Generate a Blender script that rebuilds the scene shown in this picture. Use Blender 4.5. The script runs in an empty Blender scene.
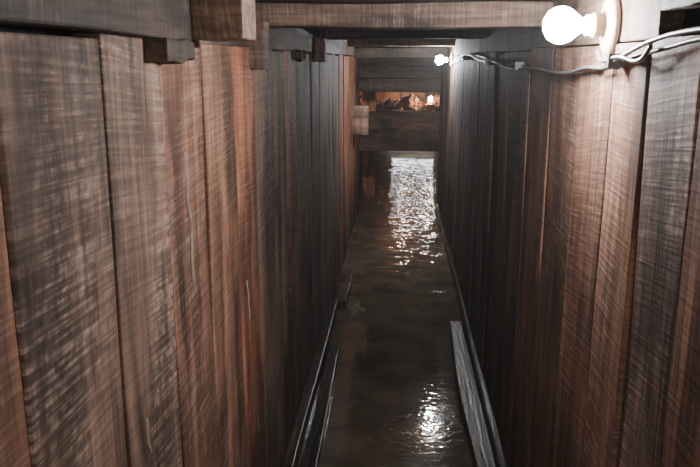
import bpy, bmesh, math, random
from mathutils import Vector, Matrix, noise
random.seed(7)
S=bpy.context.scene
W=0.41
# ---------------- materials ----------------
def nt(name):
    m=bpy.data.materials.new(name); m.use_nodes=True
    t=m.node_tree; b=t.nodes['Principled BSDF']; return m,t,b
def wood_mat(name,axis='Z',wet=0.55,mould=1.0,gain=1.0,spec=.3):
    m,t,b=nt(name); N=t.nodes.new; L=t.links.new
    geo=N('ShaderNodeTexCoord'); 
    at=N('ShaderNodeAttribute'); at.attribute_name='tone'
    ao=N('ShaderNodeAttribute'); ao.attribute_name='rnd'
    add=N('ShaderNodeVectorMath'); add.operation='ADD'
    sc=N('ShaderNodeVectorMath'); sc.operation='MULTIPLY'; sc.inputs[1].default_value=(7.3,3.1,5.7)
    L(ao.outputs['Color'],sc.inputs[0]); L(geo.outputs['Object'],add.inputs[0]); L(sc.outputs[0],add.inputs[1])
    def mapped(v):
        n=N('ShaderNodeVectorMath'); n.operation='MULTIPLY'; n.inputs[1].default_value=v; L(add.outputs[0],n.inputs[0]); return n.outputs[0]
    def noi(v,detail,dist=0):
        n=N('ShaderNodeTexNoise'); n.inputs['Scale'].default_value=1; n.inputs['Detail'].default_value=detail; n.inputs['Distortion'].default_value=dist; L(v,n.inputs['Vector']); return n.outputs['Fac']
    def rng(v,a,b_,c=0,d=1):
        n=N('ShaderNodeMapRange'); n.inputs[1].default_value=a; n.inputs[2].default_value=b_; n.inputs[3].default_value=c; n.inputs[4].default_value=d; L(v,n.inputs[0]); return n.outputs[0]
    def mul(a,b_):
        n=N('ShaderNodeMath'); n.operation='MULTIPLY'; L(a,n.inputs[0])
        if isinstance(b_,(int,float)): n.inputs[1].default_value=b_
        else: L(b_,n.inputs[1])
        return n.outputs[0]
    P={'Z':lambda a,c:(a,a,c),'X':lambda a,c:(c,a,a),'Y':lambda a,c:(a,c,a)}[axis]
    grain=noi(mapped(P(18,1.3)),8,.9)
    fine=noi(mapped(P(110,7)),3)
    sep=N('ShaderNodeSeparateXYZ'); L(geo.outputs['Object'],sep.inputs[0])
    sr=N('ShaderNodeSeparateColor'); L(ao.outputs['Color'],sr.inputs[0])
    tilt=N('ShaderNodeMath'); tilt.operation='MULTIPLY_ADD'; tilt.inputs[1].default_value=0.24; tilt.inputs[2].default_value=-0.10; L(sr.outputs[0],tilt.inputs[0])
    ac={'Z':'Y','X':'Z','Y':'Z'}[axis]
    tm=mul(tilt.outputs[0],sep.outputs[ac])
    sm=N('ShaderNodeMath'); sm.operation='ADD'; L(tm,sm.inputs[0]); L(sep.outputs[axis],sm.inputs[1])
    cmb=N('ShaderNodeCombineXYZ'); L(sm.outputs[0],cmb.inputs[0]); L(sep.outputs[ac],cmb.inputs[1]); L(sr.outputs[1],cmb.inputs[2])
    mp=N('ShaderNodeVectorMath'); mp.operation='MULTIPLY'; mp.inputs[1].default_value=(150,6,40); L(cmb.outputs[0],mp.inputs[0])
    saw=noi(mp.outputs[0],2,0)
    sawr=rng(saw,.44,.68,.15,1)
    big=rng(noi(mapped(P(5,2.2)),6,.4),.38,.66)
    spr=rng(noi(mapped((60,60,60)),4),.38,.62,.2,1)
    vst=rng(noi(mapped(P(45,4)),5),.40,.62,.3,1)
    mk=mul(mul(mul(mul(sawr,big),spr),vst),at.outputs['Alpha'])
    m3=N('ShaderNodeMath'); m3.operation='MULTIPLY'; m3.use_clamp=True; L(mk,m3.inputs[0]); m3.inputs[1].default_value=mould*1.15
    g1=rng(grain,.3,.7,.45*gain,1.45*gain)
    g2=rng(fine,.3,.7,.65,1.35)
    g3=rng(noi(mapped(P(6,1.8)),7,.8),.38,.60,.28,1.05)
    g4=rng(saw,.3,.7,.80,1.18)
    gg=mul(mul(g1,g2),mul(g3,g4))
    bc=N('ShaderNodeVectorMath'); bc.operation='SCALE'; L(at.outputs['Color'],bc.inputs[0]); L(gg,bc.inputs['Scale'])
    mx=N('ShaderNodeMix'); mx.data_type='RGBA'; L(m3.outputs[0],mx.inputs['Factor']); L(bc.outputs[0],mx.inputs['A']); mx.inputs['B'].default_value=(.52,.38,.31,1)
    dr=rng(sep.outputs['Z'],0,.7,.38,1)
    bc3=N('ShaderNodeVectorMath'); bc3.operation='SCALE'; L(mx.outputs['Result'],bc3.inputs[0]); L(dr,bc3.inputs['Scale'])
    L(bc3.outputs[0],b.inputs['Base Color'])
    L(rng(grain,0,1,wet,wet+.4),b.inputs['Roughness']); b.inputs['Specular IOR Level'].default_value=spec
    h=N('ShaderNodeMath'); h.operation='MULTIPLY_ADD'; L(saw,h.inputs[0]); h.inputs[1].default_value=.35; L(grain,h.inputs[2])
    h2=N('ShaderNodeMath'); h2.operation='MULTIPLY_ADD'; L(fine,h2.inputs[0]); h2.inputs[1].default_value=.25; L(h.outputs[0],h2.inputs[2])
    bp=N('ShaderNodeBump'); bp.inputs['Strength'].default_value=.7; bp.inputs['Distance'].default_value=.004; L(h2.outputs[0],bp.inputs['Height']); L(bp.outputs[0],b.inputs['Normal'])
    return m
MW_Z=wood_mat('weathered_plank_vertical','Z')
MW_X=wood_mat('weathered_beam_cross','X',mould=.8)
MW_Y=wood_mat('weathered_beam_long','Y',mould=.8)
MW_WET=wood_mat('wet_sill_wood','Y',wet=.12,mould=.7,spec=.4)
def plain(name,col,rough=.5,bump=0,scale=30,metal=0):
    m,t,b=nt(name); N=t.nodes.new; L=t.links.new
    n=N('ShaderNodeTexNoise'); n.inputs['Scale'].default_value=scale; n.inputs['Detail'].default_value=5
    c=N('ShaderNodeTexCoord'); L(c.outputs['Object'],n.inputs['Vector'])
    r=N('ShaderNodeMapRange'); r.inputs[3].default_value=.6; r.inputs[4].default_value=1.4; L(n.outputs['Fac'],r.inputs[0])
    v=N('ShaderNodeVectorMath'); v.operation='SCALE'; v.inputs[0].default_value=col; L(r.outputs[0],v.inputs['Scale']); L(v.outputs[0],b.inputs['Base Color'])
    b.inputs['Roughness'].default_value=rough; b.inputs['Metallic'].default_value=metal
    if bump:
        bp=N('ShaderNodeBump'); bp.inputs['Distance'].default_value=bump; L(n.outputs['Fac'],bp.inputs['Height']); L(bp.outputs[0],b.inputs['Normal'])
    return m
M_SOIL=plain('packed_soil',(.012,.009,.007),.9,.02,8)
M_PORC=plain('aged_bakelite',(.42,.33,.24),.35,.0005,60)
M_CABLE=plain('cable_rubber',(.10,.092,.085),.4,.0005,80)
M_SCUM=plain('floating_scum',(.09,.07,.052),.25,.006,40)
M_STONE=plain('pale_stone',(.30,.27,.23),.7,.01,12)
M_RED=plain('red_clay',(.38,.14,.06),.6,.01,12)
M_DRIP=plain('mineral_drip',(.50,.42,.35),.6,.002,60)
def emis(name,col,s):
    m,t,b=nt(name); b.inputs['Base Color'].default_value=(*col,1); b.inputs['Emission Color'].default_value=(*col,1); b.inputs['Emission Strength'].default_value=s; return m
# ---------------- mesh helpers ----------------
class B:
    def __init__(s): s.bm=bmesh.new(); s.t=s.bm.loops.layers.float_color.new('tone'); s.r=s.bm.loops.layers.float_color.new('rnd')
    def paint(s,faces,col,m,mi=0):
        rnd=(random.random(),random.random(),random.random(),1)
        for f in faces:
            f.material_index=mi
            for l in f.loops: l[s.t]=(*col,m); l[s.r]=rnd
    def box(s,lo,hi,col,m=.5,jit=.003,seg=6,axis=2,rot=None,bev=.004,mi=0):
        """board cut into segments along its length so its edges wander like sawn timber"""
        lo=Vector(lo);hi=Vector(hi); o=[i for i in range(3) if i!=axis]
        rings=[]; ph=random.random()*50
        c=(lo+hi)/2
        for k in range(seg+1):
            f=k/seg; ring=[]
            for a,b2 in ((0,0),(1,0),(1,1),(0,1)):
                p=Vector((0,0,0)); p[axis]=lo[axis]+(hi[axis]-lo[axis])*f
                p[o[0]]=(lo,hi)[a][o[0]]; p[o[1]]=(lo,hi)[b2][o[1]]
                p[o[0]]+=jit*noise.noise(Vector((ph+a*3.3,f*3+b2*.2,ph)))*1.4
                p[o[1]]+=jit*noise.noise(Vector((ph+9+b2*3.3,f*3+a*.2,ph)))*1.4
                if rot: p=rot@(p-c)+c
                ring.append(s.bm.verts.new(p))
            rings.append(ring)
        fs=[]
        for k in range(seg):
            for j in range(4):
                fs.append(s.bm.faces.new((rings[k][j],rings[k][(j+1)%4],rings[k+1][(j+1)%4],rings[k+1][j])))
        fs.append(s.bm.faces.new(rings[0][::-1])); fs.append(s.bm.faces.new(rings[-1]))
        s.paint(fs,col,m,mi)
        return fs
    def done(s,name,mats,bev=.003):
        bmesh.ops.recalc_face_normals(s.bm,faces=s.bm.faces[:])
        me=bpy.data.meshes.new(name); s.bm.to_mesh(me); s.bm.free()
        for m in mats: me.materials.append(m)
        ob=bpy.data.objects.new(name,me); S.collection.objects.link(ob)
        if bev:
            md=ob.modifiers.new('bevel','BEVEL'); md.width=bev; md.segments=2; md.limit_method='ANGLE'; md.angle_limit=math.radians(40)
        return ob
def tone(kind,g=1):
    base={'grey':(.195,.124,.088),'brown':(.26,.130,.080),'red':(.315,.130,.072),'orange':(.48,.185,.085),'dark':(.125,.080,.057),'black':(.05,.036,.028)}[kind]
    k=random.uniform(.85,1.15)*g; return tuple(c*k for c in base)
# ---------------- walls ----------------
def wall(side,edges,kinds,top,gain=1):
    w=B()
    for i in range(len(edges)-1):
        y0,y1=edges[i],edges[i+1]
        kd,mo=kinds[i] if i<len(kinds) else kinds[-1]
        x0=W+random.uniform(-.007,.0); x1=W+.035
        g=random.uniform(.0012,.003)
        lo=(min(side*x0,side*x1),y0+g,-.25); hi=(max(side*x0,side*x1),y1-g,top+random.uniform(-.006,.006))
        w.box(lo,hi,tone(kd,gain),mo*gain,jit=.004,seg=12,axis=2)
    lo=(min(side*(W+.05),side*(W+.12)),edges[0],-.3); hi=(max(side*(W+.05),side*(W+.12)),edges[-1],1.8)
    w.box(lo,hi,(.02,.015,.01),0,jit=0,seg=1,mi=1)
    return w
eL=[-3.0]
while eL[-1]<-.1: eL.append(eL[-1]+random.uniform(.22,.28))
eL[-1]=-.05
nb=len(eL)-1
eL+=[.22,.48,.74,1.01,1.27,1.53,1.82,2.09,2.42,2.68,2.95,3.2]
kL=[('brown',.5)]*nb+[('brown',.8),('grey',.9),('brown',.9),('grey',1.4),('grey',1.2),('brown',.6),('brown',.7),('red',.3),('grey',.4),('grey',.5),('brown',.4),('dark',.5),('grey',.5)]
cyc=[('grey',.6),('dark',.5),('grey',.5),('brown',.4),('grey',.5),('dark',.3)]
i=0
while eL[-1]<7.5:
    eL.append(eL[-1]+random.uniform(.17,.28)); 
    y=eL[-1]; kL.append(('red',.2) if 5.0<y<7.2 else cyc[i%6]); i+=1
eL[-1]=7.6
w=wall(-1,eL,kL,1.53)
for (yy,z0,z1,wd) in ((1.40,1.05,1.33,.007),(1.92,.80,.92,.008),(1.10,.86,.93,.005),(2.0,.42,.52,.009)):
    prev=None;fs=[]
    for k in range(21):
        f=k/20; z=z1+(z0-z1)*f; ww=wd*(.2+.8*abs(noise.noise(Vector((z*30,yy,5))))*2); yc=yy+.012*noise.noise(Vector((z*20,yy,0)))+ (1-f)*-.02
        x=-W+.009
        cur=[w.bm.verts.new((x-.006,yc-ww/2,z)),w.bm.verts.new((x,yc,z)),w.bm.verts.new((x-.006,yc+ww/2,z))]
        if prev:
            fs.append(w.bm.faces.new((prev[0],prev[1],cur[1],cur[0]))); fs.append(w.bm.faces.new((prev[1],prev[2],cur[2],cur[1])))
        prev=cur
    w.paint(fs,(.5,.5,.5),0,2)
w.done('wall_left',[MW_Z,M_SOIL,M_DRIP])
eR=[-3.0]
while eR[-1]<.2: eR.append(eR[-1]+random.uniform(.22,.28))
eR[-1]=.25; nb=len(eR)-1
eR+=[.52,.78,1.06,1.27,1.47,1.74,2.05,2.38,2.66]
kR=[('brown',.5)]*nb+[('brown',.7),('brown',.8),('brown',.9),('grey',1.2),('brown',1.1),('brown',.6),('brown',.5),('brown',.3),('grey',.5)]
i=0
while eR[-1]<7.5:
    eR.append(eR[-1]+random.uniform(.17,.28)); kR.append([('grey',.8),('brown',.4),('grey',.7),('dark',.6)][i%4]); i+=1
eR[-1]=7.6
w=wall(1,eR,kR,1.53,gain=.8)
w.box((W-.004,-1.0,1.532),(W+.035,1.06,1.66),tone('brown'),.8,axis=1)
w.box((W-.004,1.06,1.575),(W+.035,1.24,1.66),tone('grey'),.9,axis=1)
w.box((W-.004,1.24,1.532),(W+.035,3.1,1.66),tone('grey'),.7,axis=1)
w.box((W-.002,3.1,1.532),(W+.035,7.6,1.66),tone('dark'),.5,axis=1)
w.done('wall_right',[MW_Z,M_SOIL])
# ---------------- floor, ceiling, water ----------------
w=B(); w.box((-1.3,-3.1,-.32),(1.5,13.2,-.25),(.03,.02,.015),0,jit=0,seg=1,axis=1); w.done('floor',[M_SOIL],bev=0)
w=B(); y=-3.0
while y<7.6:
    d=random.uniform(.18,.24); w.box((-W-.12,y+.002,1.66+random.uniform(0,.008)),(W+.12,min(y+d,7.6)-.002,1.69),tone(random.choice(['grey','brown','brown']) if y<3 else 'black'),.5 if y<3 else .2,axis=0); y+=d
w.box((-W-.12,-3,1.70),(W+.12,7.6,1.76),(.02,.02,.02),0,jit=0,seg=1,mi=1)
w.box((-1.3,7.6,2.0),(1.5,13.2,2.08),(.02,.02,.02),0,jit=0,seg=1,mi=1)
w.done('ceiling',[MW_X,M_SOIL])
w=B(); w.box((-W-.05,-3.08,-.3),(W+.05,-3.02,1.7),tone('brown'),.4); w.done('wall_back',[MW_Z])
m,t,b=nt('murky_water'); N=t.nodes.new; L=t.links.new
tc=N('ShaderNodeTexCoord'); sp=N('ShaderNodeSeparateXYZ'); L(tc.outputs['Object'],sp.inputs[0])
n1=N('ShaderNodeTexNoise'); n1.inputs['Scale'].default_value=1; n1.inputs['Detail'].default_value=2; n1.inputs['Distortion'].default_value=1.2
v1=N('ShaderNodeVectorMath'); v1.operation='MULTIPLY'; v1.inputs[1].default_value=(5,6,1); L(tc.outputs['Object'],v1.inputs[0]); L(v1.outputs[0],n1.inputs['Vector'])
wv=N('ShaderNodeTexNoise'); wv.inputs['Scale'].default_value=1; wv.inputs['Detail'].default_value=0; wv.inputs['Distortion'].default_value=1.2
off=N('ShaderNodeVectorMath'); off.operation='MULTIPLY'; off.inputs[1].default_value=(20,30,1); L(tc.outputs['Object'],off.inputs[0]); L(off.outputs[0],wv.inputs['Vector'])
am=N('ShaderNodeMapRange'); am.interpolation_type='SMOOTHSTEP'; am.inputs[1].default_value=4.2; am.inputs[2].default_value=7.5; am.inputs[3].default_value=.15; am.inputs[4].default_value=1.7; L(sp.outputs['Y'],am.inputs[0])
mm=N('ShaderNodeMath'); mm.operation='MULTIPLY'; L(n1.outputs['Fac'],mm.inputs[0]); L(am.outputs[0],mm.inputs[1])
ma=N('ShaderNodeMath'); ma.operation='MULTIPLY_ADD'; L(wv.outputs['Fac'],ma.inputs[0]); ma.inputs[1].default_value=.055; L(mm.outputs[0],ma.inputs[2])
bp=N('ShaderNodeBump'); bp.inputs['Strength'].default_value=1; bp.inputs['Distance'].default_value=.012; L(ma.outputs[0],bp.inputs['Height']); L(bp.outputs[0],b.inputs['Normal'])
n2=N('ShaderNodeTexNoise'); n2.inputs['Scale'].default_value=5; n2.inputs['Detail'].default_value=8; L(tc.outputs['Object'],n2.inputs['Vector'])
cr=N('ShaderNodeValToRGB'); cr.color_ramp.elements[0].position=.35; cr.color_ramp.elements[0].color=(.060,.045,.032,1); cr.color_ramp.elements[1].position=.7; cr.color_ramp.elements[1].color=(.135,.103,.072,1)
L(n2.outputs['Fac'],cr.inputs[0]); L(cr.outputs[0],b.inputs['Base Color'])
b.inputs['Roughness'].default_value=.05; b.inputs['IOR'].default_value=1.33; b.inputs['Specular IOR Level'].default_value=.5
M_WATER=m
w=B(); bmv=w.bm.verts.new
f1=w.bm.faces.new([bmv(p) for p in ((-W,-3,0),(W,-3,0),(W,7.6,0),(-W,7.6,0))]); f2=w.bm.faces.new([bmv(p) for p in ((-.93,7.6,0),(1.08,7.6,0),(1.08,13,0),(-.93,13,0))]); w.done('flood_water',[M_WATER],bev=0)
# ---------------- beams ----------------
def beam(name,lo,hi,kind='brown',m=.5,axis=0,mat=None,rot=None,g=1):
    w=B(); w.box(lo,hi,tone(kind,g),m,jit=.007,seg=10,axis=axis,rot=rot); return w.done(name,[mat or {0:MW_X,1:MW_Y,2:MW_Z}[axis]],bev=.004)
beam('ceiling_beam',(-W,2.10,1.585),(W,2.24,1.655),'grey',.6)
beam('ceiling_beam',(-W,3.7,1.60),(W,3.82,1.655),'black',.4)
beam('ceiling_beam',(-W,5.7,1.60),(W,5.84,1.655),'grey',1.0)
beam('ceiling_beam',(-W,6.6,1.52),(W,6.7,1.60),'black',.3)
beam('ceiling_beam',(-W,.1,1.60),(W,.22,1.655),'brown',.5)
beam('ceiling_beam',(-W,-1.6,1.60),(W,-1.48,1.655),'brown',.5)
beam('wall_plate_timber',(-W-.03,-.3,1.535),(-W+.035,1.37,1.655),'black',.4,axis=1,g=1.4)
beam('wall_plate_timber',(-W-.03,1.52,1.535),(-W+.012,7.5,1.655),'dark',.5,axis=1)
beam('timber_corbel',(-W,1.38,1.537),(-.285,1.50,1.656),'grey',1.2,axis=0)
beam('timber_packing_block',(-W,1.19,1.498),(-W+.045,1.36,1.533),'dark',.2,axis=1)
beam('timber_corbel',(-W,2.02,1.475),(-W+.045,2.095,1.60),'grey',.6,axis=2)
beam('timber_corbel',(-W,2.9,1.50),(-W+.03,3.02,1.535),'dark',.4,axis=1)
beam('timber_corbel',(-W,3.6,1.49),(-W+.05,3.69,1.60),'grey',.5,axis=2)
beam('timber_corbel',(-W,6.5,.86),(-W+.14,6.66,1.11),'grey',1.4,axis=0,g=1.3)
beam('barrier_board',(-W,7.3,1.44),(W,7.36,1.655),'black',.4)
beam('barrier_board',(-W,7.4,1.325),(W,7.45,1.47),'dark',.3,g=.6)
beam('barrier_board',(-W,7.5,1.19),(W,7.56,1.345),'dark',.5,g=.7)
beam('barrier_board',(-W,7.5,.60),(W,7.57,1.00),'brown',.1,g=.35)
w=B(); w.box((-W+.0,.6,-.05),(-W+.05,4.3,.065),tone('brown',.45),.3,jit=.010,seg=24,axis=1); 
w.box((-W+.062,.6,-.05),(-W+.125,3.6,.03),tone('brown',.4),.3,jit=.012,seg=24,axis=1)
w.box((-W+.0,4.35,-.05),(-W+.10,4.95,.05),tone('brown',.5),.3,jit=.01,seg=6,axis=1); w.done('sill_board',[MW_WET],bev=.006)
w=B(); w.box((W-.11,.6,-.05),(W-.03,4.05,.045),tone('brown',.40),.7,jit=.016,seg=44,axis=1)
w.box((W-.028,.6,-.05),(W,7.4,.085),tone('brown',.3),.3,jit=.008,seg=24,axis=1)
w.done('sill_board',[MW_WET],bev=.006)
# ---------------- far chamber ----------------
w=B()
for s,x in ((-1,-.95),(1,1.1)):
    y=7.6
    while y<13: w.box((x-.02,y+.002,-.25),(x+.02,y+.23,2.0),tone('orange' if s<0 else 'brown'),.2,seg=6); y+=.235
    nm='wall_chamber_left' if s<0 else 'wall_chamber_right'
    w.done(nm,[MW_Z]); w=B()
for (a,c) in ((-1,-W-.02),(W+.02,1.12)):
    x=a
    while x<c: w.box((x,7.61,-.25),(min(x+.2,c),7.64,2.0),tone('brown'),.3); x+=.2
w.box((-.5,7.61,1.67),(.5,7.64,2.0),tone('brown'),.3,axis=0)
w.done('wall_chamber_front',[MW_Z]); w=B()
x=-1
while x<1.15: w.box((x+.003,13,-.25),(x+.2,13.04,2.0),tone('orange' if random.random()<.6 else 'brown'),.3); x+=.205
w.done('wall_chamber_back',[MW_Z])
beam('timber_post',(-.40,8.2,-.2),(-.26,8.3,1.99),'orange',.1,axis=2,g=1.6)
beam('timber_post',(.62,9.4,-.2),(.70,9.5,1.99),'red',.1,axis=2)
def rock(name,c,r,mat):
    bm=bmesh.new(); bmesh.ops.create_icosphere(bm,subdivisions=3,radius=1)
    ph=random.random()*30
    for v in bm.verts:
        n=noise.noise(v.co*1.3+Vector((ph,0,0)))*.6+noise.noise(v.co*3.5+Vector((ph,4,0)))*.3
        v.co=Vector([v.co[i]*(1+n)*r[i]+c[i] for i in range(3)])
    me=bpy.data.meshes.new(name); bm.to_mesh(me); bm.free(); me.materials.append(mat); ob=bpy.data.objects.new(name,me); S.collection.objects.link(ob); return ob
w=B(); w.box((-.9,12.0,-.2),(1.05,12.9,.70),(.22,.15,.10),0,jit=.03,axis=0,seg=12); w.done('rubble_ledge',[MW_X],bev=.01)
for k in range(10):
    r=random.uniform(.06,.15)
    rock('stone_block',(-.7+k*.17+random.uniform(-.04,.04),12.3+random.uniform(-.1,.25),.72+r*.75),(random.uniform(.07,.13),.10,r),random.choice([M_STONE,M_RED,M_RED]))
# ---------------- lamps ----------------
def lathe(prof,seg=32):
    me=bpy.data.meshes.new('p'); bm=bmesh.new(); rings=[]
    for (z,r) in prof:
        rings.append([bm.verts.new((max(r,.0002)*math.cos(2*math.pi*k/seg),max(r,.0002)*math.sin(2*math.pi*k/seg),z)) for k in range(seg)])
    for i in range(len(rings)-1):
        for k in range(seg):
            f=bm.faces.new((rings[i][k],rings[i][(k+1)%seg],rings[i+1][(k+1)%seg],rings[i+1][k])); f.smooth=True
    bmesh.ops.recalc_face_normals(bm,faces=bm.faces[:]); bm.to_mesh(me); bm.free(); return me
def lamp(name,loc,rotm,mat,rose=True):
    e=bpy.data.objects.new(name,None); S.collection.objects.link(e); e.empty_display_size=.05
    e.matrix_world=Matrix.Translation(loc)@rotm
    parts=[]
    if rose: parts.append(('backing_rose',[(0,0),(0,.056),(.006,.056),(.010,.052),(.012,.045),(.016,.030),(.017,0)],M_PORC))
    parts.append(('socket',[(.012,0),(.012,.022),(.03,.021),(.032,.024),(.036,.024),(.038,.020),(.05,.019),(.05,0)],M_PORC))
    parts.append(('glass_bulb',[(.048,.012),(.058,.014),(.066,.020),(.078,.030),(.092,.035),(.106,.034),(.120,.026),(.128,.013),(.130,0)],mat))
    for n,p,mt in parts:
        me=lathe(p); me.materials.append(mt); o=bpy.data.objects.new(n,me); S.collection.objects.link(o); o.parent=e
    return e
toL=Matrix.Rotation(-math.pi/2,4,'Y'); toR=Matrix.Rotation(math.pi/2,4,'Y')
lamp('fill_lamp',(W-.006,1.50,1.565),toL,emis('lit_bulb_near',(.95,.97,1.0),600))
lamp('fill_lamp',(W-.01,5.85,1.50),toL,emis('lit_bulb_far',(.93,.97,1.0),900))
lamp('fill_lamp',(W-.01,-.9,1.45),toL,emis('lit_bulb_entry',(1,.93,.86),480))
lamp('fill_lamp',(-W+.01,-1.0,1.35),toR,emis('fill_bulb_entry',(1,.93,.86),380))  # extra bulb behind the camera, added as fill for both walls
lamp('fill_lamp',(.50,12.15,.80),Matrix.Identity(4),emis('lit_bulb_chamber',(1,.90,.78),330))
lamp('fill_lamp',(.12,12.99,1.25),Matrix.Rotation(math.pi/2,4,'X'),emis('fill_bulb_chamber',(1,.80,.6),330))  # bulb added only to light the chamber
e=bpy.data.objects.new('added_tube_light',None); S.collection.objects.link(e); e.matrix_world=Matrix.Translation((-.10,11.90,.12))@Matrix.Rotation(math.pi/2,4,'Y')  # tube added behind the barrier board to make bright streaks on the water
for n,p,mt in (('added_glass_tube',[(0,.0),(0,.013),(.66,.013),(.66,0)],emis('added_lit_tube',(.9,.96,1),45)),('end_cap_a',[(-.025,0),(-.025,.016),(.002,.016),(.002,0)],M_PORC),('end_cap_b',[(.658,0),(.658,.016),(.685,.016),(.685,0)],M_PORC)):
    me=lathe(p); me.materials.append(mt); o=bpy.data.objects.new(n,me); S.collection.objects.link(o); o.parent=e
def cable(name,pts,r=.004):
    cu=bpy.data.curves.new(name,'CURVE'); cu.dimensions='3D'; cu.bevel_depth=r; cu.bevel_resolution=3
    for P in pts:
        sp=cu.splines.new('BEZIER'); sp.bezier_points.add(len(P)-1)
        for bpnt,p in zip(sp.bezier_points,P): bpnt.co=p; bpnt.handle_left_type=bpnt.handle_right_type='AUTO'
    cu.materials.append(M_CABLE); o=bpy.data.objects.new(name,cu); S.collection.objects.link(o)
X=W-.014
cable('electrical_cable',[
 [(X,-.9,1.43),(X,-.4,1.49),(X,.5,1.525),(X,1.02,1.528),(X,1.17,1.517),(X,1.38,1.500),(X,1.67,1.479),(X,2.14,1.467),(X,2.6,1.485),(X,3.0,1.477),(X,3.6,1.51),(X,4.3,1.525),(X,5.0,1.50),(X,5.85,1.47)],
 [(X-.012,-.4,1.50),(X-.012,.5,1.533),(X-.014,1.02,1.538),(X-.012,1.18,1.530),(X-.012,1.34,1.507),(X-.010,1.45,1.487),(X-.008,1.60,1.485),(X-.008,1.8,1.47),(X-.012,2.2,1.478),(X-.008,2.7,1.47),(X-.012,3.1,1.492),(X-.006,3.7,1.495),(X-.01,4.4,1.53),(X-.006,5.2,1.51),(X-.006,5.83,1.48)],
 [(X-.012,1.51,1.515),(X-.016,1.47,1.50),(X-.014,1.36,1.505),(X-.01,1.25,1.50),(X-.012,1.2,1.52)]],.0038)
w=B()
for yy,z in ((1.40,1.498),(2.5,1.48),(3.4,1.49),(4.6,1.51)):
    w.box((X-.022,yy-.006,z-.012),(W,yy+.006,z+.014),(.1,.09,.08),0,jit=0,seg=1)
w.done('cable_clips',[M_CABLE],bev=.001)
def chip(name,cx,cy,rx,ry):
    bm=bmesh.new(); n=40; ph=random.random()*9
    ring=[]
    for k in range(n):
        a=2*math.pi*k/n; q=1+.7*noise.noise(Vector((math.cos(a)*1.5+ph,math.sin(a)*1.5,0)))+.3*noise.noise(Vector((math.cos(a)*4+ph,math.sin(a)*4,3)))
        ring.append(bm.verts.new((cx+rx*q*math.cos(a),cy+ry*q*math.sin(a),.001)))
    f=bm.faces.new(ring); r=bmesh.ops.extrude_face_region(bm,geom=[f])
    for v in r['geom']:
        if isinstance(v,bmesh.types.BMVert): v.co.z=.003
    bmesh.ops.recalc_face_normals(bm,faces=bm.faces[:])
    me=bpy.data.meshes.new(name); bm.to_mesh(me); bm.free(); me.materials.append(M_SCUM); o=bpy.data.objects.new(name,me); S.collection.objects.link(o)
chip('floating_bark',-.255,4.36,.05,.13); chip('floating_bark',.28,4.72,.04,.03)
# ---------------- world & camera ----------------
wd=bpy.data.worlds.new('w'); S.world=wd; wd.use_nodes=True; T=wd.node_tree; T.nodes['Background'].inputs[0].default_value=(.5,.6,.7,1); T.nodes['Background'].inputs[1].default_value=.02
vs=T.nodes.new('ShaderNodeVolumeScatter'); vs.inputs['Density'].default_value=.009; vs.inputs['Anisotropy'].default_value=.2; T.links.new(vs.outputs[0],T.nodes['World Output'].inputs['Volume'])
cd=bpy.data.cameras.new('cam'); cam=bpy.data.objects.new('cam',cd); S.collection.objects.link(cam)
cd.sensor_width=36; cd.lens=36*740/700; cd.clip_start=.02
cam.location=(0,0,1.5); cam.rotation_euler=(math.radians(90-13.2),0,math.radians(3.76))
S.camera=cam
